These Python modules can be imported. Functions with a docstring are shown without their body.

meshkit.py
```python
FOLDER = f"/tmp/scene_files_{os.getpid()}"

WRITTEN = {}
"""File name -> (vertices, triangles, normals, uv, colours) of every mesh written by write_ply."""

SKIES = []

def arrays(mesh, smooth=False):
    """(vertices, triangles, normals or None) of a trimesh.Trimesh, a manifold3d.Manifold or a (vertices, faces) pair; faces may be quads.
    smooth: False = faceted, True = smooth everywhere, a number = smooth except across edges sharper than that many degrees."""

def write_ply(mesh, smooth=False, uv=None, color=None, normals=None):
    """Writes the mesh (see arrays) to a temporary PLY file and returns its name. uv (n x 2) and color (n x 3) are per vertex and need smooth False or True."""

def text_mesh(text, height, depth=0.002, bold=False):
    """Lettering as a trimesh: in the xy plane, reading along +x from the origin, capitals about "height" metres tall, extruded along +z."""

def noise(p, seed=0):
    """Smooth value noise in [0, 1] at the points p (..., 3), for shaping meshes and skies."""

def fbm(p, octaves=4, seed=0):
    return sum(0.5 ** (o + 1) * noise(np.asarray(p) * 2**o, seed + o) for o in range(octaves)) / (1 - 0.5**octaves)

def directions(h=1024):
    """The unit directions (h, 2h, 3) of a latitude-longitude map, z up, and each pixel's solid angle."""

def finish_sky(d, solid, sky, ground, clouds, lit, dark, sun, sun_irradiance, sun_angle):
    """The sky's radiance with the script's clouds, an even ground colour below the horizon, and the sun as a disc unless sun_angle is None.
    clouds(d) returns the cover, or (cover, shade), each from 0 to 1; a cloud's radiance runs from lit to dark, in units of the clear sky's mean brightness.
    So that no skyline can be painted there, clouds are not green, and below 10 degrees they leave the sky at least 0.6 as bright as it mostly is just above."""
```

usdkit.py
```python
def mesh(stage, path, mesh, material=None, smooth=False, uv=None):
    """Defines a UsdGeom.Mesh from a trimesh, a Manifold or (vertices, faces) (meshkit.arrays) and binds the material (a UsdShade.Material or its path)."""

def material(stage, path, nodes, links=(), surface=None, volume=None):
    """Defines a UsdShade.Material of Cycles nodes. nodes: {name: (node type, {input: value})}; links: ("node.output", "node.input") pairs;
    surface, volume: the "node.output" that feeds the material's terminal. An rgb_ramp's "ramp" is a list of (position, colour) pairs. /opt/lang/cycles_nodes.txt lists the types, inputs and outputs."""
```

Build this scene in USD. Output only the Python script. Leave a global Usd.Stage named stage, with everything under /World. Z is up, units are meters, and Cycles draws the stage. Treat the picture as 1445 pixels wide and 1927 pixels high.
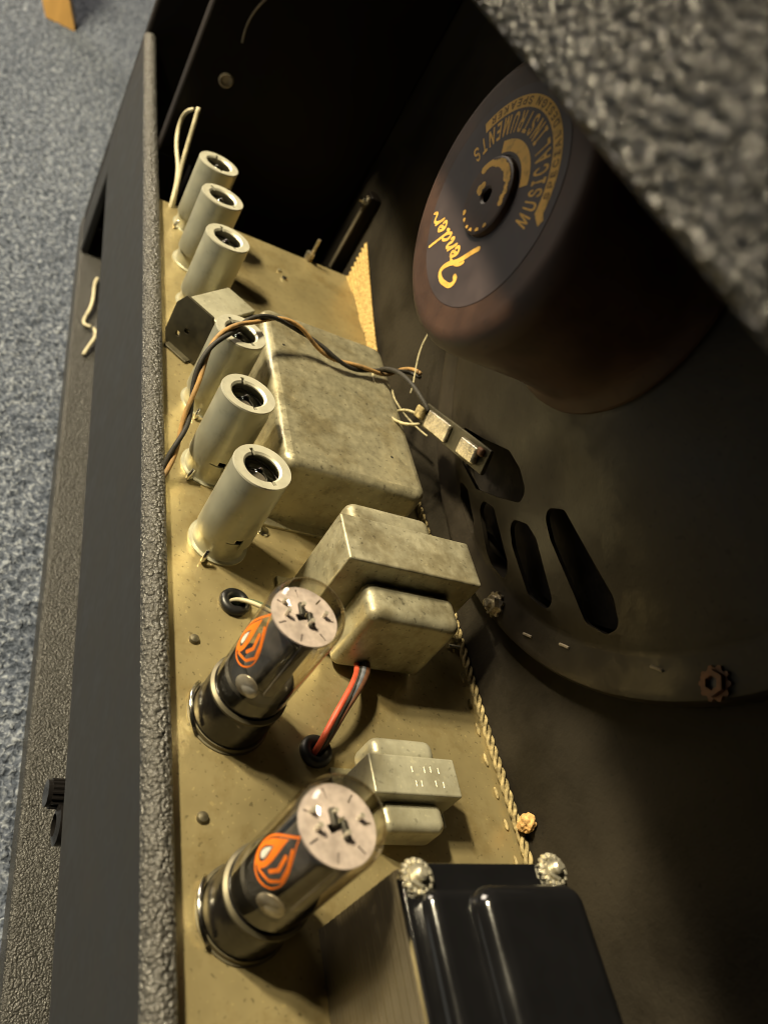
import math, random
import numpy as np, trimesh, manifold3d as m3, usdkit, meshkit
from shapely.geometry import Polygon, LineString, box as sbox, Point
from shapely.ops import unary_union
from pxr import Usd, UsdGeom, UsdLux, UsdShade, Gf, Sdf

random.seed(7); rng = np.random.default_rng(7)
stage = Usd.Stage.CreateInMemory()
UsdGeom.SetStageUpAxis(stage, 'Z'); UsdGeom.SetStageMetersPerUnit(stage, 1.0)
UsdGeom.Xform.Define(stage, '/World'); UsdGeom.Scope.Define(stage, '/World/Looks')
# All modelling below is in millimetres: x runs along the amplifier, y out of its back, z up;
# z = 0 is the chassis face that carries the valves. The carpet is at z = -210 and becomes world z = 0.
LIFT = np.array([0.0, 0.0, 210.0])

# ------------------------------------------------------------------ camera
EXPOSURE = 2.9
cam = UsdGeom.Camera.Define(stage, '/World/camera')
right = np.array([-.19233, -.84577, .49768]); down = np.array([-.72767, -.21736, -.65058]); fwd = np.array([.65842, -.48727, -.57363])
eye = (np.array([0.0, 239.25, 250.0]) + LIFT) / 1000
M = Gf.Matrix4d(*[float(v) for v in (*right, 0, *(-down), 0, *(-fwd), 0, *eye, 1)])
cam.AddTransformOp().Set(M)
cam.CreateHorizontalApertureAttr(36.0); cam.CreateVerticalApertureAttr(48.0)
cam.CreateFocalLengthAttr(36.0 * 1532 / 1445)
cam.CreateFStopAttr(14.0); cam.CreateFocusDistanceAttr(0.345)
cam.CreateClippingRangeAttr(Gf.Vec2f(0.01, 100)); cam.CreateExposureAttr(EXPOSURE)

# ------------------------------------------------------------------ lamps
LAMP = np.array([820., 1160., 1350.])
def lamp(name, pos, radius, power, color):
    l = UsdLux.SphereLight.Define(stage, '/World/' + name)
    l.AddTranslateOp().Set(Gf.Vec3d(*((np.asarray(pos) + LIFT) / 1000).tolist()))
    l.CreateRadiusAttr(radius); l.CreateNormalizeAttr(True); l.CreateIntensityAttr(power); l.CreateColorAttr(Gf.Vec3f(*color))
WARM = (1.0, .86, .57)
for i, off in enumerate([(-150, 20, 30), (160, 60, 30), (-10, -80, -60)]):
    lamp('room_lamp' if i == 0 else 'room_lamp_%03d' % i, LAMP + off, .055, 5.0, WARM)
rl = UsdLux.RectLight.Define(stage, '/World/ceiling_light')
rl.AddTranslateOp().Set(Gf.Vec3d(1.5, .9, 2.6)); rl.CreateWidthAttr(3.2); rl.CreateHeightAttr(3.2)
rl.CreateNormalizeAttr(True); rl.CreateIntensityAttr(.06); rl.CreateColorAttr(Gf.Vec3f(1.0, .88, .68))

rl2 = UsdLux.RectLight.Define(stage, '/World/window_light')            # soft light from beyond the far end, behind the amplifier
src, aim = np.array([2.45, 1.30, 1.14]), np.array([.25, .10, .39]); zz = (src - aim) / np.linalg.norm(src - aim); xx = np.cross([0, 0, 1.], zz); xx /= np.linalg.norm(xx); yy = np.cross(zz, xx)
rl2.AddTransformOp().Set(Gf.Matrix4d(*[float(v) for v in (*xx, 0, *yy, 0, *zz, 0, *src, 1)]))
rl2.CreateWidthAttr(.9); rl2.CreateHeightAttr(.9); rl2.CreateNormalizeAttr(True); rl2.CreateIntensityAttr(1.6); rl2.CreateColorAttr(Gf.Vec3f(1.0, .86, .68))

# ------------------------------------------------------------------ helpers: prims
used, base = {}, {}
def numbered(parent, name):
    k = used.get((parent, name), 0); used[(parent, name)] = k + 1
    return f'{parent}/{name}' + (f'_{k:03d}' if k else '')
def tag(p, label=None, cat=None, group=None, kind=None):
    for k, v in (('label', label), ('category', cat), ('group', group), ('kind', kind)):
        if v: p.SetCustomDataByKey(k, v)
    return p
def thing(name, label, cat, loc=(0, 0, 0), group=None, rotz=0):
    path = numbered('/World', name); x = UsdGeom.Xform.Define(stage, path)
    x.AddTranslateOp().Set(Gf.Vec3d(*((np.asarray(loc, float) + LIFT) / 1000).tolist()))
    if rotz: x.AddRotateZOp().Set(float(rotz))
    base[path] = np.asarray(loc, float)
    tag(x.GetPrim(), label, cat, group); return path
def obj(name, mesh, mat, parent='/World', smooth=35, label=None, cat=None, group=None, kind=None):
    path = numbered(parent, name); b = base.get(parent, -LIFT); base[path] = b
    v, f, _ = meshkit.arrays(mesh)
    if not (hasattr(mesh, 'to_mesh') or isinstance(mesh, (tuple, list))): mesh = mesh.copy()
    t = trimesh.Trimesh((v - b) / 1000, f, process=False)
    if smooth: t.merge_vertices(digits_vertex=8)
    m = usdkit.mesh(stage, path, t, looks[mat], smooth=smooth)
    tag(m.GetPrim(), label, cat, group, kind); return path
def dup(src, loc, label, rotz=0):
    p = stage.GetPrimAtPath(src); d = p.GetCustomData()
    name = src.split('/')[-1].split('_0')[0]
    r = thing(name, label, d['category'], loc, d.get('group'), rotz)
    q = stage.GetPrimAtPath(r); q.GetReferences().AddInternalReference(p.GetPath()); q.SetInstanceable(True)
    return r

# ------------------------------------------------------------------ helpers: shapes (mm)
def cat(*ms): return trimesh.util.concatenate([tm(m) for m in ms])
def tm(m):
    if hasattr(m, 'to_mesh'):
        v, f, _ = meshkit.arrays(m); return trimesh.Trimesh(v, f, process=False)
    return m
def rbox(x0, x1, y0, y1, z0, z1, r=1.0, seg=16):
    s = m3.Manifold.sphere(r, seg); h = []
    for x in (x0 + r, x1 - r):
        for y in (y0 + r, y1 - r):
            for z in (z0 + r, z1 - r): h.append(s.translate((x, y, z)))
    return m3.Manifold.batch_hull(h)
def vbox(x0, x1, y0, y1, z0, z1, rv, r=1.0, seg=16):       # vertical corners of radius rv, other edges r
    h = []
    for x in (x0 + rv, x1 - rv):
        for y in (y0 + rv, y1 - rv):
            c = m3.Manifold.cylinder(z1 - z0 - r, rv, rv, seg * 2).translate((x, y, z0)); h.append(c)
            h.append(m3.Manifold.cylinder(.01, rv - r, rv - r, seg * 2).translate((x, y, z1 - .01)))
            for a in (.3, .6, .85):
                h.append(m3.Manifold.cylinder(.01, rv - r + r * math.cos(math.asin(a)), rv - r + r * math.cos(math.asin(a)), seg * 2).translate((x, y, z1 - r + r * a)))
    return m3.Manifold.batch_hull(h)
def lathe(prof, x=0, y=0, seg=64, z=0):
    m = trimesh.creation.revolve(np.array(prof, float), sections=seg); m.apply_translation((x, y, z)); return m
def laty(prof, x, z, seg=96):                                # revolve about y; prof (r, y)
    m = trimesh.creation.revolve(np.array(prof, float), sections=seg)
    v = m.vertices; m.vertices = np.c_[v[:, 1] + x, v[:, 2], v[:, 0] + z]; return m
def cyl(p, q, r, seg=20, r2=None):
    p, q = np.asarray(p, float), np.asarray(q, float); d = q - p; L = np.linalg.norm(d)
    m = tm(m3.Manifold.cylinder(L, r, r if r2 is None else r2, seg)); T = trimesh.geometry.align_vectors([0, 0, 1], d / L); T[:3, 3] = p
    m.apply_transform(T); return m
def spline(pts, n):
    from scipy.interpolate import CubicSpline
    p = np.asarray(pts, float); s = np.r_[0, np.cumsum(np.linalg.norm(np.diff(p, axis=0), axis=1))]
    return CubicSpline(s, p)(np.linspace(0, s[-1], n))
def tube(path, r, seg=10, cap=True):
    p = np.asarray(path, float); n = len(p); t = np.gradient(p, axis=0); t /= np.linalg.norm(t, axis=1)[:, None]
    u = np.cross(t[0], [0.3, .5, .8]); u /= np.linalg.norm(u); V = []
    rr = np.broadcast_to(r, n)
    for i in range(n):
        u = u - t[i] * (u @ t[i]); u /= np.linalg.norm(u); w = np.cross(t[i], u)
        a = np.arange(seg) * 2 * np.pi / seg
        V.append(p[i] + rr[i] * (np.cos(a)[:, None] * u + np.sin(a)[:, None] * w))
    V = np.vstack(V); F = []
    for i in range(n - 1):
        for j in range(seg):
            a, b = i * seg + j, i * seg + (j + 1) % seg; F += [[a, b, b + seg], [a, b + seg, a + seg]]
    if cap:
        V = np.vstack([V, p[:1], p[-1:]]); c0, c1 = n * seg, n * seg + 1
        for j in range(seg):
            F += [[c0, (j + 1) % seg, j], [c1, (n - 1) * seg + j, (n - 1) * seg + (j + 1) % seg]]
    return trimesh.Trimesh(V, F, process=False)
def extr(poly, h):
    gs = getattr(poly, 'geoms', [poly])
    return trimesh.util.concatenate([trimesh.creation.extrude_polygon(g, h, engine='earcut') for g in gs if g.area > 1e-6])
def grid(nx, ny, fn):
    U, Vv = np.meshgrid(np.linspace(0, 1, nx), np.linspace(0, 1, ny), indexing='ij'); P = fn(U, Vv).reshape(-1, 3)
    i = np.arange(nx * ny).reshape(nx, ny); a, b, c, d = i[:-1, :-1].ravel(), i[1:, :-1].ravel(), i[1:, 1:].ravel(), i[:-1, 1:].ravel()
    return trimesh.Trimesh(P, np.vstack([np.c_[a, b, c], np.c_[a, c, d]]), process=False)

# ------------------------------------------------------------------ materials
looks = {}
def mat(name, color, rough=.5, metal=0., n_scale=60, n_amt=.15, color2=None, bump=0., b_scale=400, b_kind='noise', r_amt=.1, spec=.5, coat=0., stretch=(1, 1, 1), detail=4, specks=0., bd=.001, lo=.35, hi=.65):
    c = np.array(color, float); c2 = np.array(color2, float) if color2 is not None else np.clip(c * (1 - n_amt * 2), 0, 1)
    n = {'tc': ('texture_coordinate', {}), 'mp': ('mapping', {'scale': stretch}), 'nz': ('noise_texture', {'scale': float(n_scale), 'detail': float(detail), 'roughness': .6}),
         'rp': ('rgb_ramp', {'ramp': [(lo, c2.tolist()), (hi, c.tolist())]}),
         'rr': ('map_range', {'from_min': .3, 'from_max': .7, 'to_min': max(rough - r_amt, .02), 'to_max': min(rough + r_amt, 1.), 'clamp': True}),
         'p': ('principled_bsdf', {'metallic': float(metal), 'specular_ior_level': float(spec), 'coat_weight': float(coat), 'coat_roughness': .1})}
    L = [('tc.object', 'mp.vector'), ('mp.vector', 'nz.vector'), ('nz.fac', 'rp.fac'), ('rp.color', 'p.base_color'), ('nz.fac', 'rr.value'), ('rr.result', 'p.roughness')]
    if specks:
        n.update({'sn': ('noise_texture', {'scale': 420., 'detail': 2.}), 'sr': ('rgb_ramp', {'ramp': [(.0, (.35,) * 3), (.29, (.45,) * 3), (.36, (1.,) * 3), (.66, (1.,) * 3), (.72, (1.35, 1.33, 1.25))]}),
                  'ln': ('noise_texture', {'scale': 28., 'detail': 5., 'roughness': .7}), 'lr': ('rgb_ramp', {'ramp': [(.36, (.62, .55, .42)), (.50, (1.,) * 3)]}),
                  'm1': ('mix', {'mix_type': 'multiply', 'fac': float(specks)}), 'm2': ('mix', {'mix_type': 'multiply', 'fac': float(specks) * .8})})
        L[3] = ('rp.color', 'm1.color1'); L += [('mp.vector', 'sn.vector'), ('sn.fac', 'sr.fac'), ('sr.color', 'm1.color2'), ('mp.vector', 'ln.vector'), ('ln.fac', 'lr.fac'), ('lr.color', 'm2.color2'), ('m1.color', 'm2.color1'), ('m2.color', 'p.base_color')]
    if bump:
        if b_kind == 'noise': n['bn'] = ('noise_texture', {'scale': float(b_scale), 'detail': 3., 'roughness': .6}); o = 'bn.fac'
        else: n['bn'] = ('voronoi_texture', {'scale': float(b_scale), 'feature': b_kind, 'randomness': 1.}); o = 'bn.distance'
        n['bp'] = ('bump', {'strength': float(bump), 'distance': float(bd)})
        L += [('mp.vector', 'bn.vector'), (o, 'bp.height'), ('bp.normal', 'p.normal')]
    looks[name] = usdkit.material(stage, '/World/Looks/' + name, n, L, surface='p.BSDF')
mat('chassis_metal', (.45, .37, .19), .36, .6, 16, .13, bump=.06, b_scale=900, r_amt=.08, specks=.75)
mat('shield_metal', (.47, .455, .34), .40, .62, 90, .06, bump=.06, b_scale=1500)
mat('shield_rim', (.60, .58, .46), .38, .4, 120, .06)
mat('tin_metal', (.41, .375, .25), .40, .6, 200, .10, bump=.10, b_scale=350, r_amt=.12, specks=0.8)
mat('worn_tin', (.44, .41, .29), .45, .5, 110, .13, bump=.15, b_scale=300, r_amt=.15, specks=0.8)
mat('pale_tin', (.50, .48, .36), .42, .4, 60, .1, bump=.1, b_scale=500, specks=0.5)
mat('dark_tin', (.13, .11, .075), .6, .3, 30, .2, bump=.1, b_scale=300)
mat('olive_plate', (.085, .075, .045), .55, .5, 60, .3)
mat('dull_copper', (.22, .11, .06), .6, .3, 200, .3)
mat('dull_ring', (.16, .14, .09), .45, .6, 60, .2)
mat('chrome', (.8, .78, .70), .16, 1., 100, .05)
mat('dark_steel', (.10, .095, .085), .5, .6, 80, .25, bump=.1)
mat('black_enamel', (.007, .007, .008), .115, 0., 60, .1, bump=.03, b_scale=160, r_amt=.04, spec=.95)
mat('bakelite', (.010, .009, .009), .22, 0., 90, .1)
mat('black_paint', (.012, .0095, .008), .55, 0., 25, .2, bump=.12, b_scale=300, spec=.35, specks=.6)
mat('wall_paint', (.0065, .0040, .0028), .6, 0., 18, .2, bump=.08, b_scale=200, spec=.18)
mat('baffle_paint', (.028, .023, .0155), .75, 0., 14, .3, bump=.3, b_scale=420, spec=.2, specks=.6)
mat('smooth_vinyl', (.015, .0145, .014), .48, 0., 50, .08, bump=.02, b_scale=1100, spec=.5)
mat('speaker_brown', (.058, .027, .015), .50, 0., 55, .2, bump=.06, b_scale=800, spec=.4, specks=.6)
mat('label_grey', (.052, .038, .039), .45, 0., 60, .15, spec=.4)
mat('gold_print', (.72, .42, .085), .5, 0., 260, .22, spec=.3, lo=.3, hi=.5)
mat('gold_dark', (.20, .11, .03), .5, 0., 260, .3, spec=.3)
mat('speaker_frame', (.036, .029, .020), .55, .2, 40, .25, bump=.15, b_scale=250, spec=.4, specks=.6)
mat('paper_cone', (.028, .024, .02), .9, 0., 90, .3, bump=.3, spec=.1)
mat('cloth', (.66, .47, .19), .85, 0., 500, .25, bump=.5, b_scale=700, spec=.1)
mat('piping', (.46, .37, .19), .8, 0., 300, .35, bump=.5, b_scale=900, spec=.1)
mat('mica', (.62, .53, .52), .35, 0., 140, .2, spec=.6)
mat('anode', (.13, .12, .112), .4, .4, 120, .25)
mat('getter', (.70, .66, .58), .22, .5, 150, .15)
mat('orange_print', (.95, .215, .015), .45, 0., 160, .1, spec=.3)
mat('white_print', (.80, .74, .66), .5, 0., 160, .1)
mat('wire_black', (.028, .024, .018), .65, 0., 200, .3, bump=.3, b_scale=2500)
mat('wire_yellow', (.46, .26, .08), .7, 0., 120, .4, color2=(.17, .11, .05), bump=.3, b_scale=2500)
mat('wire_red', (.55, .085, .04), .5, 0., 200, .15)
mat('wire_brown', (.12, .05, .025), .5, 0., 200, .2)
mat('wire_blue', (.16, .17, .20), .5, 0., 200, .2)
mat('wire_green', (.10, .13, .07), .5, 0., 200, .2)
mat('wire_white', (.60, .54, .36), .5, 0., 120, .2)
mat('thread', (.50, .44, .26), .7, 0., 300, .3)
mat('rubber', (.012, .012, .012), .4, 0., 120, .2)
mat('brown_fibre', (.10, .055, .025), .6, 0., 150, .3, bump=.2)
mat('solder', (.66, .60, .48), .28, .85, 200, .25, bump=.4, b_scale=700)
mat('bright_zinc', (.66, .62, .50), .36, .7, 260, .2, bump=.2, b_scale=900)
mat('copper', (.55, .22, .09), .45, .6, 200, .3)
mat('foam_bit', (.75, .45, .17), .9, 0., 400, .3, bump=.5, b_scale=700)
mat('wood', (.62, .36, .11), .45, 0., 16, .1, stretch=(6, 6, 1), bump=.05)
mat('scratch', (.34, .29, .21), .55, .2, 100, .2)
# pebbled vinyl (fine, glossy grains)
def tolex(name, scale, strength, base_c, rough, stretch=(1, 1, 1), dist=.0006):
    n = {'tc': ('texture_coordinate', {}), 'mp': ('mapping', {'scale': stretch}), 'w': ('noise_texture', {'scale': scale * .35, 'detail': 2.}),
         'va': ('vector_math', {'math_type': 'multiply_add', 'vector2': (.0022, .0022, .0022)}),
         'v': ('voronoi_texture', {'scale': float(scale), 'feature': 'smooth_f1', 'smoothness': .35}), 'n2': ('noise_texture', {'scale': scale * 1.7, 'detail': 3.}),
         'ad': ('math', {'math_type': 'multiply_add', 'value2': .55}), 'rp': ('rgb_ramp', {'ramp': [(.2, [c * 1.25 for c in base_c]), (.8, [c * .55 for c in base_c])]}),
         'b': ('bump', {'strength': strength, 'distance': dist, 'invert': True}), 'p': ('principled_bsdf', {'roughness': rough, 'specular_ior_level': .5})}
    L = [('tc.object', 'mp.vector'), ('mp.vector', 'w.vector'), ('w.color', 'va.vector1'), ('mp.vector', 'va.vector3'), ('va.vector', 'v.vector'), ('mp.vector', 'n2.vector'),
         ('n2.fac', 'ad.value1'), ('v.distance', 'ad.value3'), ('ad.value', 'b.height'), ('b.normal', 'p.normal'), ('v.distance', 'rp.fac'), ('rp.color', 'p.base_color')]
    looks[name] = usdkit.material(stage, '/World/Looks/' + name, n, L, surface='p.BSDF')
tolex('pebbled_vinyl', 620., 1.0, (.085, .082, .076), .30, dist=.0014)
tolex('leather_vinyl', 500., 1.0, (.020, .0198, .019), .20, stretch=(.7, 1, 1), dist=.0030)
tolex('fine_vinyl', 900., 1.0, (.046, .045, .042), .30, dist=.0008)
# carpet: blue grey loop pile of mixed yarns
n = {'tc': ('texture_coordinate', {}), 'v': ('noise_texture', {'scale': 330., 'detail': 1.5, 'roughness': .5, 'distortion': .6}), 'nz': ('noise_texture', {'scale': 150., 'detail': 5., 'roughness': .7}), 'n3': ('noise_texture', {'scale': 9., 'detail': 2.}),
     'ad': ('math', {'math_type': 'multiply_add', 'value2': .75, 'value3': -.12}), 'ad2': ('math', {'math_type': 'multiply_add', 'value2': .42}), 'ad3': ('math', {'math_type': 'multiply_add', 'value2': .10}),
     'rp': ('rgb_ramp', {'ramp': [(.34, (.026, .032, .045)), (.46, (.062, .074, .102)), (.55, (.104, .119, .155)), (.70, (.26, .285, .33))]}),
     'b': ('bump', {'strength': 1., 'distance': .0022}), 'p': ('principled_bsdf', {'roughness': .95, 'specular_ior_level': .1})}
L = [('tc.object', 'v.vector'), ('tc.object', 'nz.vector'), ('tc.object', 'n3.vector'), ('v.fac', 'ad.value1'), ('nz.fac', 'ad2.value1'), ('ad.value', 'ad2.value3'), ('n3.fac', 'ad3.value1'), ('ad2.value', 'ad3.value3'), ('ad3.value', 'rp.fac'),
     ('rp.color', 'p.base_color'), ('v.fac', 'b.height'), ('b.normal', 'p.normal')]
looks['carpet'] = usdkit.material(stage, '/World/Looks/carpet', n, L, surface='p.BSDF')
def glassy(name, tint, ior, rough=.02):
    n = {'t': ('transparent_bsdf', {}), 'tr': ('rgb_ramp', {'ramp': [(0, tint), (.35, tint), (.62, [c * k for c, k in zip(tint, (.84, .80, .74))]), (.85, [c * k for c, k in zip(tint, (.58, .52, .44))]), (1, [c * .22 for c in tint])]}), 'g': ('glossy_bsdf', {'roughness': rough, 'color': (1, 1, 1)}), 'f': ('layer_weight', {'blend': .5}),
         'pw': ('math', {'math_type': 'power', 'value2': 3.5}), 'ma': ('math', {'math_type': 'multiply_add', 'value2': .75, 'value3': 1.6 * ((ior - 1) / (ior + 1)) ** 2}), 'm': ('mix_closure', {})}
    looks[name] = usdkit.material(stage, '/World/Looks/' + name, n, [('f.facing', 'tr.fac'), ('tr.color', 't.color'), ('f.facing', 'pw.value1'), ('pw.value', 'ma.value1'), ('ma.value', 'm.fac'), ('t.BSDF', 'm.closure1'), ('g.BSDF', 'm.closure2')], surface='m.closure')
glassy('valve_glass', (.93, .92, .88), 1.5); glassy('small_glass', (.6, .58, .55), 1.6)

# ------------------------------------------------------------------ setting: carpet
def carpet_z(x, y):
    p = np.stack([x, y, np.zeros_like(x)], -1)
    return 2.6 * meshkit.noise(p / 3.3, 3) + 2.2 * meshkit.noise(p / 6.2, 5) + 1.5 * meshkit.noise(p / 30, 6)
fine = grid(860, 230, lambda u, v: np.stack([60 + 1700 * u ** 1.35, 120 + 345 * v, -214 + carpet_z(60 + 1700 * u ** 1.35, 120 + 345 * v)], -1))
def sheet(x0, x1, y0, y1, z): return grid(2, 2, lambda u, v: np.stack([x0 + (x1 - x0) * u, y0 + (y1 - y0) * v, np.full_like(u, z)], -1))
obj('carpet', cat(fine, sheet(-1500, 60, -1500, 2600, -211), sheet(1760, 4500, -1500, 2600, -211), sheet(60, 1760, -1500, 120, -211), sheet(60, 1760, 465, 2600, -211)), 'carpet', smooth=True, kind='structure', label='blue grey speckled loop pile carpet', cat='carpet')

# ------------------------------------------------------------------ cabinet (upside down, resting on its top)
def pt(seg, *a, **k): return obj(seg, *a, **k)
cab = thing('amplifier_cabinet', 'black guitar amplifier cabinet upside down on the carpet, open at the back', 'cabinet', (0, 0, -210))
obj('top_board', rbox(-220, 848, -30, 158, -209.5, -192, 3), 'fine_vinyl', cab)
obj('side_board', rbox(830.5, 848.5, -29, 157.5, -191.5, 417, 3), 'wall_paint', cab)
obj('inner_wall', cat(rbox(605, 622, .4, 148.5, 2, 417, 2), rbox(605.5, 621.5, .4, 122, -191.5, 4, 1)), 'wall_paint', cab)
obj('side_board', rbox(-220, -202, -29, 157.5, -191.5, 417, 3), 'wall_paint', cab)
obj('end_rail', rbox(772, 830, 150.2, 157.4, -191.4, -100.8, 1.5), 'smooth_vinyl', cab)
obj('bottom_board', rbox(-220, 848, -30, 158, 417.5, 436, 3), 'pebbled_vinyl', cab)
obj('baffle_board', tm(m3.Manifold.cube((1032, 12, 608)).translate((-201.5, -12, -191))), 'baffle_paint', cab, smooth=False)
cl = obj('corner_block', rbox(556, 568, .5, 9, -10, 56, 1.5), 'wall_paint', cab)
obj('bolt', cat(cyl((559, 9, 50), (559, 13, 50), 3.2, 6), cyl((559, 13, 50), (559, 15.5, 50), 1.7, 12)), 'chrome', cl)
obj('edge_strip', rbox(556.5, 561.5, 9.2, 10.5, -8, 54, .5), 'dark_tin', cl)
sc = obj('screw', laty([(2.6, .1), (5.2, .1), (5.0, .9), (3.8, 1.5), (2.8, .9), (2.4, .3), (0, .3)], 0, 0, 32), 'scratch', cab)
# (screw is modelled round y; turned to face -x by re-authoring its points below)
def set_points(path, fn):
    m = UsdGeom.Mesh(stage.GetPrimAtPath(path)); P = np.array(m.GetPointsAttr().Get()); m.GetPointsAttr().Set([Gf.Vec3f(*map(float, q)) for q in fn(P)])
    N = m.GetNormalsAttr().Get()
    if N: m.GetNormalsAttr().Set([Gf.Vec3f(-float(q[1]), float(q[0]), float(q[2])) for q in np.array(N)])
set_points(sc, lambda P: np.c_[-P[:, 1] + .6050, P[:, 0] + .1232, P[:, 2] + .0684])
# scuffs on the far side board
for a, b in (((604.9, 122.5, 95), (604.9, 119, 126)),):
    obj('scuff', tube(spline([a, ((a[0] + b[0]) / 2, (a[1] + b[1]) / 2 + 3, (a[2] + b[2]) / 2), b], 12), .9, 6), 'scratch', cab)
# grille cloth turned over the edge of the baffle: narrow woven flap
gc = grid(120, 14, lambda u, v: (lambda x, top: np.stack([x, 1.6 + .5 * np.sin(v * 9 + u * 40) * 0 + 1.2 * v, -6 + (top + 6) * v], -1))(430 + 108 * u, 6.5 + 24.5 * u ** 1.15))
gcl = obj('grille_cloth', gc, 'cloth', cab, smooth=True)
# its weave: raised ribs along x
ribs = []
for k in range(9):
    pts = []
    for u in np.linspace(0, 1, 60):
        top = 6.5 + 24.5 * u ** 1.15; v = (k + .5) / 9; pts.append((430 + 108 * u, 2.1 + 1.2 * v + .45 * math.sin(u * 150 + k * math.pi), -6 + (top + 6) * v))
    ribs.append(tube(pts, .85, 6))
obj('weave', cat(*ribs), 'cloth', gcl, smooth=True)
# braided piping between chassis and baffle
u = np.linspace(0, 1, 420)
def rope(ph): return np.stack([70 + 372 * u, 2.4 + 1.5 * np.cos(u * 150 + ph), 1.6 + .75 * np.sin(u * 150 + ph) + .7 * np.sin(u * 17)], -1)
for ph in (0, 2.1, 4.2): obj('piping', tube(rope(ph), .9, 8), 'piping', cab, smooth=True)
for k in range(10):
    x = 74 + 14.2 * k + rng.uniform(-1.5, 1.5); e = trimesh.creation.icosphere(2, 1.0); e.vertices = e.vertices * [rng.uniform(2.2, 3.2), .8, .8] + [x, 7.2 + rng.uniform(-.5, .5), .6]
    obj('stitch', e, 'piping', cab, smooth=True)
for x, z in ((214, 0), (203, .8)):
    obj('staple', rbox(x - .9, x + .9, 3.5, 11, z + .2, z + 1.6, .6, 8), 'chrome', cab)
e = trimesh.creation.icosphere(3, 3.6); e.vertices += (meshkit.noise(e.vertices * .9, 4)[:, None] - .5) * 2.0 * e.vertices / 3.6; e.vertices = e.vertices * [1, .8, 1.2] + [113.8, 3, 8.2]
obj('foam_crumb', e, 'foam_bit', smooth=True, label='tiny orange crumb stuck on the baffle beside the braided piping', cat='crumb')

# back panels
bp = thing('back_panel', 'upper back panel with smooth dark face and pebbled edge along the valves', 'panel', (300, 153, 8), 'back panels')
obj('panel_face', tm(m3.Manifold.cube((1030, 8.4, 105)).translate((-201, 149.6, -100.2))), 'smooth_vinyl', bp, smooth=False)
edge = grid(700, 14, lambda u, v: (lambda x, a: np.stack([x, 153.6 + 5.3 * np.cos(a) + 0 * x, 3.4 + 4.9 * np.sin(a) + .35 * np.sin(x / 60.)], -1))(-201 + 1030 * u, np.pi * (1.02 - 1.04 * v)))
edge.vertices += (meshkit.noise(edge.vertices / 2.1, 8)[:, None] - .5) * .9 * np.array([0, .6, 1.])
edge.faces = edge.faces[:, ::-1]
obj('panel_edge', edge, 'pebbled_vinyl', bp, smooth=True)
lp = thing('back_panel', 'large lower back panel covered in coarse pebbled black vinyl, blurred in the foreground', 'panel', (300, 150, 310), 'back panels')
obj('panel_face', rbox(-201, 829, 148, 158, 229, 416, 3.5), 'leather_vinyl', lp)

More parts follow.
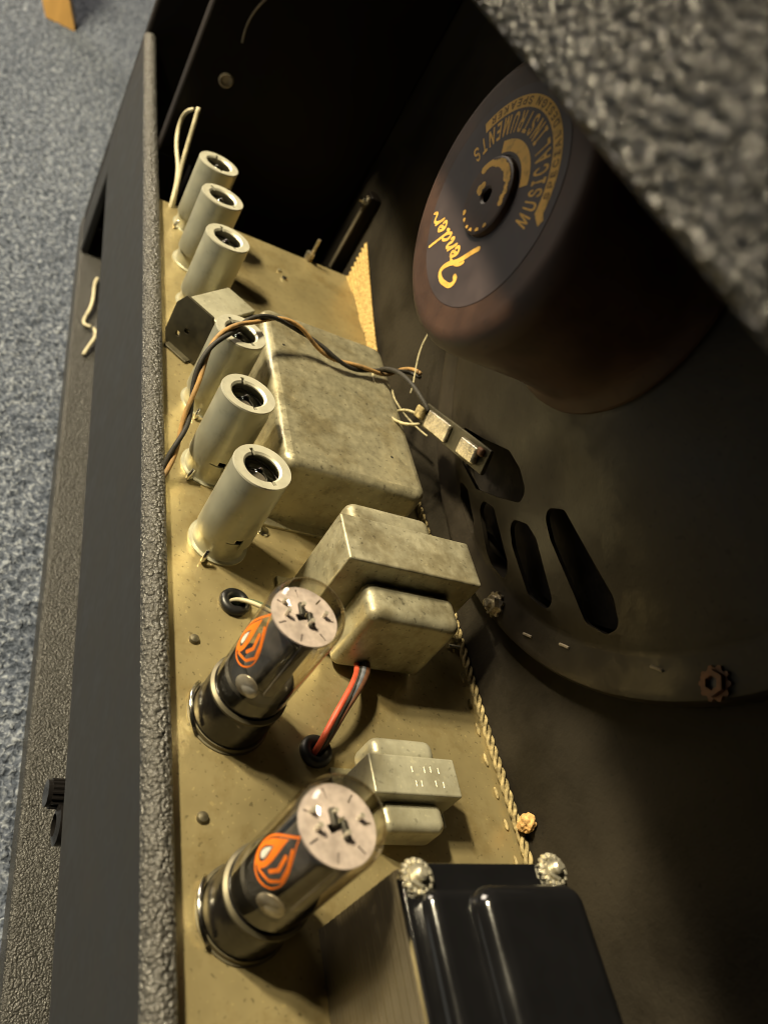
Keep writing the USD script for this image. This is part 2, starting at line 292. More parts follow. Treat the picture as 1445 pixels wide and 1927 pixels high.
# ------------------------------------------------------------------ chassis
ch = thing('chassis', 'gold tinted steel chassis that the valves and transformers stand on', 'chassis', (0, 70, 0))
plate = tm(m3.Manifold.cube((740, 147.5, 2)).translate((-201.5, 1, -2)))
obj('top_plate', plate, 'chassis_metal', ch, smooth=False)
obj('front_flange', rbox(-201, 538.5, .4, 3.2, -60, -2.2, .6, 8), 'chassis_metal', ch)
obj('rear_flange', rbox(-201, 538.5, 126.5, 129.5, -150, -2.2, .6, 8), 'dark_steel', ch)
fh = obj('fuse_holder', cyl((184, 129, -130), (184, 143, -130), 7.5, 24), 'bakelite', ch)
kn = [cyl((184, 143, -130), (184, 159.5, -130), 6.2, 28)]
for k in range(16):
    a = k * math.pi / 8; kn.append(cyl((184 + 6.1 * math.cos(a), 144, -130 + 6.1 * math.sin(a)), (184 + 6.1 * math.cos(a), 157.5, -130 + 6.1 * math.sin(a)), .8, 6))
obj('cap', cat(*kn), 'bakelite', fh)
obj('jack', laty([(0, 129), (9, 129), (9, 154), (5, 155), (5, 150), (0, 150)], 169, -130, 32), 'bakelite', ch)
def screw(parent, x, y, z, r=2.6, m='chrome'):
    obj('screw', lathe([(0, 0), (r, 0), (r, .5), (r * .8, 1.3), (r * .3, 1.7), (0, 1.7)], x, y, 20, z), m, parent)
screw(ch, 497, 60, 0, 2.2); screw(ch, 505, 63, 0, 1.6, 'tin_metal')
pn = obj('pin', cat(cyl((539, 36, 0), (539, 36, 6), 3.2, 6), cyl((536, 36, 6), (536, 36, 19), 1.2, 12)), 'solder', ch)
screw(ch, 186, 137, 0, 2.2, 'dull_ring'); screw(ch, 115, 137, 0, 2.2, 'dull_ring')
def grommet(x, y):
    t = np.linspace(0, 2 * np.pi, 37)
    obj('grommet', tube(np.c_[x + 4.6 * np.cos(t), y + 4.6 * np.sin(t), np.full(37, 1.2)], 2.2, 12, False), 'rubber', ch, smooth=True)
    obj('grommet_hole', lathe([(0, .3), (4.4, .3), (4.4, 0.05), (0, .05)], x, y, 24), 'rubber', ch)
grommet(207, 119); grommet(142, 91)

# ------------------------------------------------------------------ small valve shields
SH = 'row of small aluminium valve shields along the chassis'
sh = thing('valve_shield', 'front valve shield, nearest of the row, beside the dark end of the large metal box', 'valve shield', (240, 124, 0), SH)
x0, y0 = 240, 124
body = m3.Manifold.revolve(m3.CrossSection([np.array([(11.9, 9), (12.7, 9), (12.75, 46.8), (12.5, 48), (11.9, 48)])]), 72)
slot = m3.Manifold.cube((7, 8, 5.5)).translate((-3.5, 8, 8)) + m3.Manifold.cube((3.4, 8, 3)).translate((-3.5, 8, 13))
body = body - slot.rotate((0, 0, 95))
obj('can', body.translate((x0, y0, 0)), 'shield_metal', sh, smooth=30)
ring = m3.Manifold.revolve(m3.CrossSection([np.array([(7.7, 46.9), (12.45, 47.2), (12.85, 47.7), (12.6, 48.5), (8.6, 48.4), (7.7, 47.6)])]), 72)
for a in (25, 205): ring = ring - m3.Manifold.cube((4.4, 1.7, 6)).translate((6.2, -.85, 44)).rotate((0, 0, a))
obj('top_ring', ring.translate((x0, y0, 0)), 'shield_rim', sh, smooth=30)
sk = obj('socket', lathe([(0, 0), (13.6, 0), (13.6, .9), (12.0, 1.2), (11.6, 2), (11.6, 12.0), (10.8, 12.2), (10.8, 2), (0, 2)], x0, y0), 'shield_metal', sh)
obj('spring', tube(np.c_[x0 + 10.4 * np.cos(np.linspace(0, 40, 180)), y0 + 10.4 * np.sin(np.linspace(0, 40, 180)), np.linspace(12, 44, 180)], .45, 6), 'dark_steel', sh, smooth=True)
for a in (150, 330):
    c, s = math.cos(math.radians(a)), math.sin(math.radians(a))
    obj('clip', tube([(x0 + r * c, y0 + r * s, z) for r, z in ((13, .8), (16.2, 1.2), (16.8, 2.6), (15.6, 4.6), (14.4, 6.5))], 1.0, 10), 'chrome', sh, smooth=True)
vg = obj('valve', lathe([(9.4, 2), (9.4, 38), (8.6, 41.5), (6, 44), (2.4, 45), (1.6, 46.2), (.6, 47.4), (0, 47.6)], x0, y0, 40), 'small_glass', sh, smooth=True)
obj('getter', lathe([(0, 40.2), (5.2, 40.2), (5.2, 40.8), (0, 40.8)], x0, y0, 32), 'getter', vg)
obj('valve_plate', lathe([(0, 3), (8.2, 3), (8.2, 36), (0, 36)], x0, y0, 32), 'anode', vg)
for (x, y, z), lab, rot in (((286, 126, 0), 'second valve shield from the front, standing beside the near half of the large metal box', -12),
        ((335, 125, -1), 'valve shield with the twisted cable lying across its top', 8), ((424, 125.5, -1), 'third farthest valve shield, standing behind the small choke', -5),
        ((470, 126, 0), 'second farthest valve shield, between two others at the dark end of the chassis', 15), ((517, 125, -1), 'farthest valve shield, beside the two pale upright wires', -20)):
    dup(sh, (x, y, z), lab, rot)

# ------------------------------------------------------------------ power valves
PV = 'glass power valves with orange flame print'
x0, y0 = 154, 125
pv = thing('power_valve', 'glass power valve with orange flame print beside the output transformer', 'power valve', (x0, y0, 0), PV)
obj('retainer', lathe([(12, 0), (15.9, 0), (15.9, .6), (15.3, .8), (15.1, 2.4), (14.8, 2.5), (14.6, 1), (12, .8)], x0, y0, 72), 'dull_ring', pv)
bs = obj('valve_base', lathe([(0, .5), (14.0, .5), (14.6, 2), (14.6, 18.2), (14.2, 19.6), (13.3, 20.2), (12.7, 20.2)], x0, y0, 72), 'bakelite', pv)
obj('base_ring', lathe([(14.1, 18.6), (14.8, 18.8), (14.7, 19.7), (13.6, 20.5), (13.4, 20.3)], x0, y0, 72), 'dull_ring', bs)
tt = np.radians(np.linspace(45, 120, 16)); obj('spring_clip', tube(np.c_[x0 + 16.4 * np.cos(tt), y0 + 16.4 * np.sin(tt), 2.2 + 3.2 * np.sin(np.linspace(0, np.pi, 16))], .8, 8), 'chrome', pv, smooth=True)
obj('dark_coating', lathe([(0, 20.4), (12.6, 20.4), (13.1, 23), (13.1, 28.5), (12.2, 29.3), (0, 29.4)], x0, y0, 72), 'rubber', pv)
glassprof = [(12.9, 20), (13.5, 23), (13.5, 63.5)] + [(13.5 * math.cos(a) ** .55 if a < 1.57 else 0, 63.5 + 9.8 * math.sin(a)) for a in np.linspace(.1, 1.5708, 18)]
gl = obj('glass', lathe(glassprof, x0, y0, 96), 'valve_glass', pv, smooth=True)
# flame print wrapped on the glass (angle degrees about the axis, height)
def wrap(poly, xc, yc, r, t=.06):
    m = extr(poly, t); m = m.subdivide_to_size(2.2); v = m.vertices; a = v[:, 0] / r
    m.vertices = np.c_[xc + (r + v[:, 2]) * np.cos(a), yc + (r + v[:, 2]) * np.sin(a), v[:, 1]]; return m
R = 13.56
def drop(cx, cy, w, h, lean):
    t = np.linspace(0, 2 * np.pi, 60); yy = -np.cos(t); xx = np.sin(t) * (np.clip((1 - yy) / 2, 0, 1)) ** .75
    return Polygon(np.c_[cx + w * xx + lean * ((yy + 1) / 2) ** 2, cy + h * yy])
s0 = math.radians(97) * R
outer = drop(s0 + .4, 52.6, 9.8, 13.8, 1.0); innr = drop(s0 + .5, 52.4, 9.0, 12.8, 1.0)
mid = drop(s0 - 2.6, 50.6, 4.6, 10.2, 2.4); core = drop(s0 - 2.8, 47.6, 2.5, 5.0, .8)
lick = LineString([(s0 - .5, 41.2), (s0 + 4.2, 43.5), (s0 + 6.4, 48), (s0 + 5.2, 54), (s0 + 2.6, 60)]).buffer(.5).union(LineString([(s0 + 2.4, 46), (s0 + 3.8, 50), (s0 + 2.6, 56)]).buffer(.6))
obj('flame_print', wrap(outer.difference(innr).union(mid.difference(core)).union(lick).buffer(0), x0, y0, R), 'orange_print', gl, smooth=True)
obj('flame_core', wrap(drop(s0 - 2.8, 47.4, 1.6, 3.6, .5), x0, y0, R), 'white_print', gl, smooth=True)
mk = lambda z, r: m3.Manifold.cylinder(.7, r * .955, r * .955, 72).translate((0, 0, z))
mica = mk(63.2, 12.3)
for k in range(7):
    a = 360 * k / 7 + 11; mica = mica - m3.Manifold.cube((3.0, .55, 3)).translate((7.6, -.3, 62)).rotate((0, 0, a))
mica = mica - m3.Manifold.cube((2.6, 6.4, 3)).translate((-1.3, -3.2, 62)).rotate((0, 0, 20))
obj('mica_disc', mica.translate((x0, y0, 0)), 'mica', pv, smooth=False)
an = m3.Manifold.batch_hull([m3.Manifold.cylinder(27, 5.6, 5.6, 40).translate((dx, 0, 30.5)) for dx in (-3.0, 3.0)])
obj('anode', cat(an.rotate((0, 0, 20)).translate((x0, y0, 0)), *[rbox(x0 + sx * 10.8 - .6, x0 + sx * 10.8 + .6, y0 - 2, y0 + 2, 32.6, 63, .4, 8) for sx in (-1, 1)]), 'anode', pv)
for a, d in ((20, 3.2), (200, 3.4), (95, 6.8), (280, 7.2), (60, 8.3)):
    c, s = math.cos(math.radians(a)), math.sin(math.radians(a)); obj('support_rod', cyl((x0 + d * c, y0 + d * s, 58), (x0 + d * c, y0 + d * s, 65.6 + (a % 3) * .6), .75, 10), 'getter', pv)
for a in (20, 200):
    c, s = math.cos(math.radians(a)), math.sin(math.radians(a)); obj('getter_bracket', rbox(x0 + 2 * c - 2.6, x0 + 2 * c + 2.6, y0 + 4 * s - .9, y0 + 4 * s + .9, 63.95, 65.6, .4, 8), 'dark_steel', pv)
gd = trimesh.creation.icosphere(3, 4.6); gd.vertices = gd.vertices @ np.array([[.30, 0, 0], [0, 1, 0], [0, 0, 1]]); T = trimesh.transformations.rotation_matrix(math.radians(134), [0, 0, 1]); gd.apply_transform(T)
gd.vertices += [x0 + 12.2 * math.cos(math.radians(138)), y0 + 12.2 * math.sin(math.radians(138)), 34.0]
obj('getter_cap', gd, 'getter', pv, smooth=True)
dup(pv, (85, 125, 0), 'nearest glass power valve with orange flame print, beside the black transformer', 6)

# ------------------------------------------------------------------ capacitor can (long metal box)
dh = thing('capacitor_cover', 'long rounded metal capacitor cover beside the row of valve shields', 'metal box', (322, 67, 0))
obj('cover', vbox(261, 384, 29, 106, 0.2, 38, 7, 4.5, 24), 'tin_metal', dh, smooth=40)
obj('lip', vbox(256, 389, 27, 108, 0.05, 1.6, 6, .5, 16), 'tin_metal', dh)
screw(dh, 252, 101, 0, 3.0); screw(dh, 252.5, 60, 0, 2.6, 'tin_metal')
for x, y in ((352, 96), (285, 45)): obj('pit', lathe([(0, 0), (1.1, 0), (0, .25)], x, y, 12, 37.95), 'rubber', dh)

# ------------------------------------------------------------------ output transformer
ot = thing('output_transformer', 'worn silver output transformer with rounded end bells behind a power valve', 'transformer', (207, 60, 0))
obj('core_frame', rbox(198.5, 223, 26.5, 92, .3, 50, 1.1), 'worn_tin', ot)
obj('end_bell', cat(rbox(180.5, 199, 35, 80, 2, 40, 4.5, 24)), 'worn_tin', ot)
obj('end_bell', rbox(222.5, 241, 38, 82, 2, 43, 5, 24), 'worn_tin', ot)
obj('mounting_foot', rbox(196, 226, 20, 98, .1, 1.6, .6), 'tin_metal', ot)
for k, (m, dx, dy) in enumerate((('wire_red', -1.6, 2.6), ('wire_black', -.8, .4), ('wire_blue', .6, -1.4), ('wire_brown', .9, -3.2))):
    obj('lead', tube(spline([(184 + dx, 66 + dy * .8, 6), (176 + dx, 69 + dy, 10), (165 + dx, 76 + dy, 13), (152 + dx, 85 + dy * .8, 10), (144 + dx * .7, 89.5 + dy * .6, 4), (142 + dx * .5, 91 + dy * .4, -3)], 40), 1.3, 10), m, ot, smooth=True)
for m, o in (('wire_green', 0), ('wire_white', 1.9), ('wire_green', -1.8)):
    obj('lead', tube(spline([(207 + o * .4, 119 + o, -3), (205.5, 117 + o, 5), (200, 108 + o, 9), (195, 95 + o, 8), (190, 80, 6)], 30), .95, 8), m, ot, smooth=True)

# ------------------------------------------------------------------ small reverb transformer
rt = thing('small_transformer', 'small pale transformer between the nearest power valve and the piping', 'transformer', (124, 61, 0))
obj('core_frame', rbox(117, 132.5, 42.5, 81, .3, 20.5, .9), 'pale_tin', rt)
obj('end_bell', rbox(106, 117.4, 49, 76, .3, 15.5, 3.5, 20), 'pale_tin', rt)
obj('end_bell', rbox(132, 142.5, 47, 76, .3, 17, 4, 20), 'pale_tin', rt)
obj('mounting_foot', rbox(114, 136, 38, 86, .1, 1.3, .5), 'pale_tin', rt)
for k, (du, dv, w) in enumerate(((-8, 2.5, 1), (-4.5, 2.8, 1.2), (-1.6, 2.5, .8), (4, 2.4, .9), (-9, -3, 1.2), (-5.5, -2.8, .9), (1, -3, .8), (3.4, -3.1, .8))):
    obj('stamped_mark', rbox(124.5 + dv - 1.3, 124.5 + dv + 1.3, 59 + du - w * .3, 59 + du + w * .3, 20.3, 20.62, .15, 8), 'shield_rim', rt)

# ------------------------------------------------------------------ choke turned at an angle
ck = thing('choke', 'small silver choke with a dark perforated end plate, set at an angle between two shields', 'choke', (385, 126, 0))
def turn(m, c=(383, 127), a=-44):
    m = tm(m); T = trimesh.transformations.rotation_matrix(math.radians(a), [0, 0, 1]); m.apply_transform(T); m.apply_translation((c[0], c[1], 0)); return m
obj('core', turn(rbox(-13, 22, -11, 10, 12, 29, .9)), 'pale_tin', ck)
pl = m3.Manifold.batch_hull([m3.Manifold.cube((1.6, w, .1)).translate((-16, -w / 2, z)) for w, z in ((20, .2), (26, 6), (26, 24), (18, 31))])
for y, z in ((5, 9), (1, 14)): pl = pl - m3.Manifold.cylinder(6, 1.6, 1.6, 16).rotate((0, 90, 0)).translate((-18, y, z))
obj('end_plate', turn(pl), 'olive_plate', ck)
obj('bracket', turn(rbox(-16, 24, -13, -11.3, .2, 27, .5, 8)), 'tin_metal', ck)
obj('winding', turn(rbox(-11, 19, -9, 8.5, 1, 14, 3)), 'dark_steel', ck)
obj('foot', turn(rbox(-20, -14.2, -8, 8, .1, 1.4, .5, 8)), 'olive_plate', ck)

# ------------------------------------------------------------------ power transformer
pt_ = thing('power_transformer', 'glossy black power transformer with star washer bolts at the near end', 'transformer', (10, 68, 0))
lam = [rbox(-62, 79, 37 + .15 * (k % 2), 99.5 - .12 * (k % 3), .3 + 1.3 * k, 1.58 + 1.3 * k, .1, 6) for k in range(38)]
obj('laminations', cat(*lam), 'dark_tin', pt_, kind='stuff')
obj('flange', vbox(-62, 80, 36.5, 100, 49.8, 52.2, 5, .8), 'black_enamel', pt_)
def loaf(y0_, y1_, z0_, z1_, r, x0_, x1_, seg=40):
    h = []
    for x in (x0_, x1_ - r):
        for y in (y0_ + r, y1_ - r): h += [m3.Manifold.sphere(r, seg).translate((x, y, z1_ - r)), m3.Manifold.cylinder(1, r, r, seg).translate((x, y, z0_))]
    return m3.Manifold.batch_hull(h)
bell = loaf(41.5, 96.5, 51.5, 58.4, 4.6, -44, 71.5) + loaf(42.5, 83.5, 51.5, 65.5, 6.8, -44, 70.5)
obj('bell_cover', bell, 'black_enamel', pt_, smooth=25)
def star_bolt(parent, x, y, z):
    t = np.linspace(0, 2 * np.pi, 32 * 2 + 1)[:-1]; r = np.where(np.arange(64) % 4 < 2, 5.6, 4.7)
    w = obj('washer', cat(extr(Polygon(np.c_[x + r * np.cos(t), y + r * np.sin(t)]), 1.0).apply_translation((0, 0, z)), *[rbox(x + 4.4 * math.cos(a) - .8, x + 4.4 * math.cos(a) + .8, y + 4.4 * math.sin(a) - .6, y + 4.4 * math.sin(a) + .6, z + .6, z + 1.9, .3, 6) for a in np.arange(14) * 2 * np.pi / 14]), 'bright_zinc', parent, smooth=False)
    obj('bolt', cat(cyl((x, y, z), (x, y, z + 2.2), 3.7, 6), lathe([(0, 0), (2.0, 0), (2.0, 1.8), (1.3, 2.6), (0, 2.8)], x, y, 16, z + 2.1)), 'bright_zinc', parent)
for x, y in ((75.5, 95), (77.5, 42), (-40, 96)): star_bolt(pt_, x, y, 52.3)

# ------------------------------------------------------------------ loudspeaker
sx, sz, fx, fz = 250., 180.5, 247.6, 180.6
sp = thing('loudspeaker', 'large loudspeaker with brown bell cover and open black frame bolted to the baffle', 'loudspeaker', (sx, 0, sz))
bc = obj('bell_cover', laty([(r * (1.035 if r > 30 else 1), y) for r, y in [(0, 99.6), (43.5, 99.9), (46.5, 99.0), (48.8, 97.2), (50.2, 94.3), (50.6, 91), (50.6, 62), (51.2, 50), (53.0, 44.5), (55.4, 42.0), (55.6, 40.0), (48, 39.6)]], fx, fz, 128), 'speaker_brown', sp, smooth=40)
hb = obj('hub', laty([(2.4, 99), (2.4, 101.6), (3.2, 102.2), (12.2, 102.2), (13.2, 101.6), (13.6, 99.5)], fx, fz, 64), 'speaker_brown', bc)
obj('hub_hole', laty([(0, 99.9), (2.5, 99.9), (2.5, 100.1), (0, 100.1)], fx, fz, 24), 'rubber', hb)
def face(poly, y, t=.08, c=(fx, fz)):                       # poly in (a up, b along x) millimetres from the centre
    m = extr(poly, t); v = m.vertices.copy(); m.vertices = np.c_[c[0] + v[:, 1], y + v[:, 2], c[1] + v[:, 0]]; return m
def sector(r0, r1, a0, a1):
    t = np.radians(np.linspace(a0, a1, 60)); return Polygon(np.r_[np.c_[r1 * np.cos(t), r1 * np.sin(t)], np.c_[r0 * np.cos(t), r0 * np.sin(t)][::-1]])
obj('label_disc', face(Point(0, 0).buffer(37.5, 48).difference(Point(0, 0).buffer(14.2, 32)), 99.95, .06), 'label_grey', bc, smooth=False)
b1 = sector(29.6, 33.8, -72, 69).union(Polygon([(9, -29.2), (13.4, -27.8), (10.6, -34), (8.0, -33.4)]))
obj('label_band', face(b1.buffer(0), 100.02, .05), 'gold_print', bc, smooth=False)
obj('label_band', face(sector(15.2, 19.4, -50, 43), 100.02, .05), 'gold_print', bc, smooth=False)
def ringtext(text, rbase, cap, a0, a1, y, bold=True, stretch=1.0):
    ms, adv = [], []
    for c in text:
        if c == ' ': adv.append(.5); ms.append(None); continue
        m = meshkit.text_mesh(c, cap, .06, bold); w = np.ptp(m.vertices[:, 0]); m.vertices[:, 0] -= m.vertices[:, 0].min() + w / 2; ms.append(m); adv.append(w / cap + .22)
    tot = sum(adv); k = math.radians(a1 - a0) * rbase / (tot * cap); a = math.radians(a0); out = []
    for m, w in zip(ms, adv):
        a += math.radians(a1 - a0) * w / tot / 2
        if m is not None:
            v = m.vertices; u = v[:, 0] * min(k, 1.6) * stretch; r = rbase - v[:, 1]; aa = a + u / rbase
            P = np.c_[r * np.cos(aa), r * np.sin(aa)]; m.vertices = np.c_[fx + P[:, 1], y + v[:, 2], fz + P[:, 0]]; out.append(m)
        a += math.radians(a1 - a0) * w / tot / 2
    return out
for m in ringtext('MUSICAL INSTRUMENTS', 28.3, 6.6, -84, 86, 100.02, stretch=.82): obj('letter', m, 'gold_print', bc, smooth=False)
obj('band_lettering', cat(*ringtext('SPECIAL DESIGN SPEAKER', 33.0, 2.5, -64, 64, 100.08, stretch=.8)), 'gold_dark', bc, smooth=False)
S_ = dict(F=[(-13, -14.5), (-18.2, -10.6), (-23.3, -6.6), (-27.5, -2.2), (-30.6, -1.2), (-31.9, -4), (-30.9, -9.2), (-29.1, -12.6), (-27, -13.2), (-26.2, -11.4)], F2=[(-20.6, -11), (-22.8, -9.2), (-24.4, -5.4), (-24.6, -2.8)])
for nm, u0, pts in (('e', -5.4, [(.2, 1.9), (2.4, 2.2), (3.0, 3.3), (1.9, 4.2), (.6, 3.1), (.4, 1.2), (1.5, .1), (3.4, .9)]), ('n1', -.6, [(.2, 0), (.6, 2), (.9, 4.2)]), ('n2', -.6, [(.5, 1.6), (1.8, 3.7), (3.0, 4.1), (3.5, 3.0), (3.3, 1.2), (3.8, .1), (5.0, .8)]),
        ('d1', 5.6, [(3.6, 3.4), (2.4, 4.2), (.7, 3.2), (.3, 1.4), (1.2, .1), (2.6, .7), (3.6, 2.6)]), ('d2', 5.6, [(4.2, 10.8), (3.9, 6.5), (3.6, 2.6), (3.8, .4), (5.2, .6)]),
        ('e2', 12.4, [(.2, 1.9), (2.4, 2.2), (3.0, 3.3), (1.9, 4.2), (.6, 3.1), (.4, 1.2), (1.5, .1), (3.4, .9)]), ('r1', 17.4, [(.2, 0), (.6, 2), (.9, 4.2)]), ('r2', 17.4, [(.5, 1.6), (1.8, 3.6), (3.4, 3.9), (5.0, 2.4), (7.4, 2.6)])):
    S_[nm] = [(-19.8 - v_, u0 + u_ + .55 * v_) for u_, v_ in pts]
from scipy.interpolate import CubicSpline
def stroke(p, w):
    p = np.array(p, float); s = np.r_[0, np.cumsum(np.linalg.norm(np.diff(p, axis=0), axis=1))]; return LineString(CubicSpline(s, p)(np.linspace(0, s[-1], 40))).buffer(w)
scr = unary_union([stroke(v, .95 if k == 'F' else .58) for k, v in S_.items()])
obj('script_lettering', face(scr, 100.04, .06, (sx, sz)), 'gold_print', bc, smooth=False)
worn = []
for k in range(16):                                             # worn gold paint left on the hub
    a = math.radians(-75 + 9.5 * k); r = 10.9 + rng.uniform(-.5, .5); worn.append(Point(r * math.cos(a), r * math.sin(a)).buffer(rng.uniform(1.0, 1.9), 6))
for a, r, s in ((150, 11.8, 1.0), (165, 12, .8), (-120, 12, .9), (185, 12, .7), (80, 5, 1.3), (100, 5.6, 1.6), (110, 4.4, 1.0), (-160, 12.2, .9), (-140, 12.2, 1.0)):
    worn.append(Point(r * math.cos(math.radians(a)), r * math.sin(math.radians(a))).buffer(s, 6))
wn = unary_union(worn).intersection(Point(0, 0).buffer(12.4)).difference(Point(0, 0).buffer(3.3))
obj('worn_paint', face(wn, 102.15, .12), 'gold_print', hb, smooth=False)
# frame: spun shell with windows cut out
shell = trimesh.creation.revolve(np.array([(44, 39.5), (56, 39.3), (58, 38.5), (62, 36.5), (136, 13.2), (140, 10.2), (143, 9.8), (154, 9.8), (157, 8.6), (158.2, 6.4), (158.2, .4), (138, .4), (135, 11.2), (61, 34.6), (56, 37), (44, 37.4), (44, 39.5)]), sections=160)
fr = m3.Manifold(m3.Mesh(np.asarray(shell.vertices, np.float32), np.asarray(shell.faces, np.uint32)))
if fr.volume() < 0: fr = m3.Manifold(m3.Mesh(np.asarray(shell.vertices, np.float32), np.asarray(shell.faces[:, ::-1], np.uint32)))
# local axes of the revolve: (x, y, z) -> world (x, ?, z): revolve y-component becomes up, x along
wins = [[(294, 62), (264, 78), (240, 92), (228, 93), (219, 90), (219, 84), (233, 73), (253, 59), (275, 55)], [(275, 45), (260, 50), (236, 44), (245, 39), (266, 41)],
    [(246, 58), (233, 65), (209, 58), (203, 52), (218, 46), (239, 53.5)], [(219, 73), (208, 81), (200, 81.6), (176, 72), (174, 69), (188, 62), (210, 67)],
    [(204, 95), (195, 103.5), (180, 102.4), (157, 100.7), (148, 95.5), (150, 89), (159, 83.5), (170, 86), (193, 90)]]
cuts = []
for wdw in wins:
    pg = Polygon([(z - sz, x - sx) for x, z in wdw]).buffer(0).buffer(-3.6).buffer(4.4, quad_segs=10)
    q = np.array(pg.exterior.coords)[:-1]
    for rot in (0, 180):
        cuts.append(m3.CrossSection([q if pg.exterior.is_ccw else q[::-1]]).extrude(60).rotate((0, 0, rot)))
for c in cuts: fr = fr - c
ft = tm(fr); v = ft.vertices; ft.vertices = np.c_[v[:, 1] + sx, v[:, 2], v[:, 0] + sz]
obj('frame', ft, 'speaker_frame', sp, smooth=30)
obj('cone', laty([(24, 31.5), (60, 24.5), (128, 5.5), (134, 4), (134, 3.4), (60, 23.2), (24, 30.2)], sx, sz, 96), 'paper_cone', sp)
obj('magnet_neck', laty([(0, 30), (43, 30), (43, 39.5), (0, 39.5)], sx, sz, 64), 'dark_steel', sp)
def rim_bolt(x, z, m, hole=False):
    y = 9.9; t = np.linspace(0, 2 * np.pi, 41)[:-1]; r = np.where(np.arange(40) % 4 < 2, 6.0, 5.0)
    mm = extr(Polygon(np.c_[r * np.cos(t), r * np.sin(t)]), 1.2); v = mm.vertices; mm.vertices = np.c_[x + v[:, 1], y + v[:, 2], z + v[:, 0]]
    w = obj('washer', mm, m, sp, smooth=False)
    if hole: obj('bolt', laty([(0, y), (2.1, y), (2.1, y + 1.3), (2.4, y + 3), (4.4, y + 3), (4.6, y + 1.2)], x, z, 6), m, w); obj('bolt_hole', laty([(0, y + 1.3), (2.2, y + 1.3), (0, y + 1.5)], x, z, 16), 'rubber', w)
    else: obj('bolt', cat(laty([(0, y + 1), (4, y + 1), (4, y + 3.6), (0, y + 3.6)], x, z, 6), laty([(0, y + 3), (2.1, y + 3), (2, y + 6), (0, y + 6.6)], x, z, 16)), m, w)
rim_bolt(200.5, 38.5, 'solder'); rim_bolt(111.2, 117.5, 'dull_copper', True)
rng2 = np.random.default_rng(5)
for x, z in ((128, 100), (176, 50), (160, 66)):
    obj('chip', tube([(x - 2, 10.0, z + 1.5), (x, 10.1, z), (x + 2.2, 10.0, z - 2)], .6, 6), 'scratch', sp)
# terminal strip
a, b = np.array([306., 29., 54.]), np.array([246., 29., 79.]); d = (b - a) / np.linalg.norm(b - a); nrm = np.array([0, 1., 0]); side = np.cross(d, nrm)
def oriented(m):
    m = tm(m); v = m.vertices; m.vertices = a + v[:, :1] * d + v[:, 1:2] * nrm + v[:, 2:3] * side; return m
ts = obj('terminal_strip', oriented(rbox(-2, 66, -1.2, .8, -6.0, 6.0, .5, 8)), 'olive_plate', sp)
obj('lug', oriented(rbox(6, 30, .9, 3.2, -4.6, 4.6, .8, 8)), 'solder', ts)
obj('lug', oriented(rbox(44, 60, .9, 4.4, -4.2, 4.2, 1.2, 8)), 'solder', ts)
obj('tab', oriented(rbox(-6, 1, .5, 4, -3.5, 3, 1, 8)), 'piping', ts)
obj('solder_blob', oriented(rbox(58, 63, .5, 3.4, -5, -1, 1.3, 10)), 'dull_copper', ts)
for p in ([(0, 1, 5), (-12, 6, 10), (-26, 9, 9), (-40, 12, 2), (-52, 12, -4)], [(2, 1, -3), (-8, 6, -9), (-30, 10, -12), (-46, 11, -8)], [(-2, 1, 2), (-14, 2, 3), (-30, 0, 8), (-58, 1, 18)]):
    obj('lead', oriented(tube(spline(p, 24), .8 if p[0][0] != 2 else 1.3, 8)), 'thread' if p[0][0] != 2 else 'wire_black', ts, smooth=True)

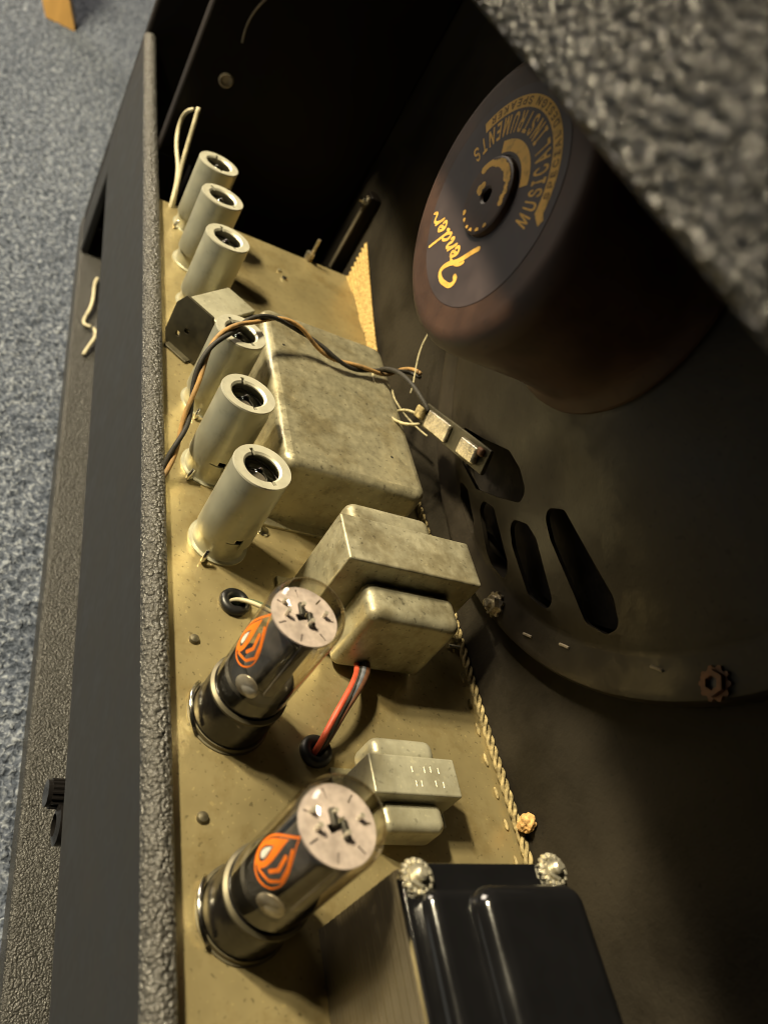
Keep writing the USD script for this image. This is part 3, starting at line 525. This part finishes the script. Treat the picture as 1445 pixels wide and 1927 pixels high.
# ------------------------------------------------------------------ twisted speaker cable
cb = thing('twisted_cable', 'twisted black and yellow cloth covered cable across the shields and the metal box', 'cable', (330, 80, 0))
ctr = spline([(262, 150, -6), (273.6, 148.4, 8), (284.1, 145.5, 17), (295.3, 144.4, 27), (305.4, 144, 38), (316.5, 140.5, 47), (325.5, 133.4, 51.4), (337.5, 122.5, 53), (347, 110.5, 53), (351.5, 97, 51), (351, 83.3, 46.5), (347, 67, 42.8), (348.8, 50, 42), (356, 30.4, 42), (362, 18, 43), (356, 14, 46)], 260)
tg = np.gradient(ctr, axis=0); tg /= np.linalg.norm(tg, axis=1)[:, None]; u1 = np.cross(tg, [0.2, .1, 1.]); u1 /= np.linalg.norm(u1, axis=1)[:, None]; u2 = np.cross(tg, u1)
ph = np.linspace(.6, .6 + 2 * np.pi * 5.2, 260)[:, None]
for m, o in (('wire_black', 0), ('wire_yellow', np.pi)):
    obj('strand', tube(ctr + 1.15 * (np.cos(ph + o) * u1 + np.sin(ph + o) * u2), 1.15, 10), m, cb, smooth=True)

# ------------------------------------------------------------------ loose wires
w1 = thing('loose_wire', 'two pale wires rising beside the farthest shield, one bent', 'wire', (560, 138, 0))
obj('strand', tube(spline([(528, 137, -14), (538, 138, 3), (550, 138.5, 16), (562, 138.5, 33), (574, 138.5, 54)], 30), 1.5, 8), 'wire_white', w1, smooth=True)
obj('strand', tube(spline([(530, 139, -10), (542, 139, 8), (566, 139, 15.5), (590, 141.5, 22), (597, 142, 28), (589, 139, 46)], 30), 1.4, 8), 'wire_white', w1, smooth=True)
w2 = obj('loose_wire', cat(tube(spline([(730, 140, -189), (700, 143, -186), (668, 146, -188), (649, 147.5, -189), (646, 143, -187)], 30), 1.6, 8), tube(spline([(646, 140, -188), (632, 139, -187), (618, 143, -188), (606, 146.5, -190)], 24), 1.6, 8)), 'wire_white', smooth=True, label='short cream wire lying in the gap behind the upper back panel', cat='wire')
th_ = obj('thread', cat(tube(spline([(375, 12, 19), (352, 14, 23), (334, 12, 27.5), (318, 12, 34)], 24), .5, 6), tube(spline([(378, 12, 62), (368, 16, 54), (352, 20, 48), (338, 24, 44)], 24), .45, 6)), 'thread', smooth=True, label='frayed pale thread hanging beside the speaker terminal strip', cat='thread')

# ------------------------------------------------------------------ furniture leg in the distance
fl = thing('furniture_leg', 'slanted pale wooden furniture leg standing on the carpet', 'furniture', (1430, 214, -210))
lg = m3.Manifold.hull_points(np.array([(1430 + sx_ * h * 17 + dx, 214 + sy_ * h * 21 + dy, z) for z, h, dx, dy in ((-210, 1, 0, 0), (160, 1.15, 30, 190)) for sx_ in (-1, 1) for sy_ in (-1, 1)]))
obj('leg', lg, 'wood', fl, smooth=False)
obj('foot_pad', rbox(1414, 1446, 197, 231, -212, -209.6, .8, 8), 'rubber', fl)
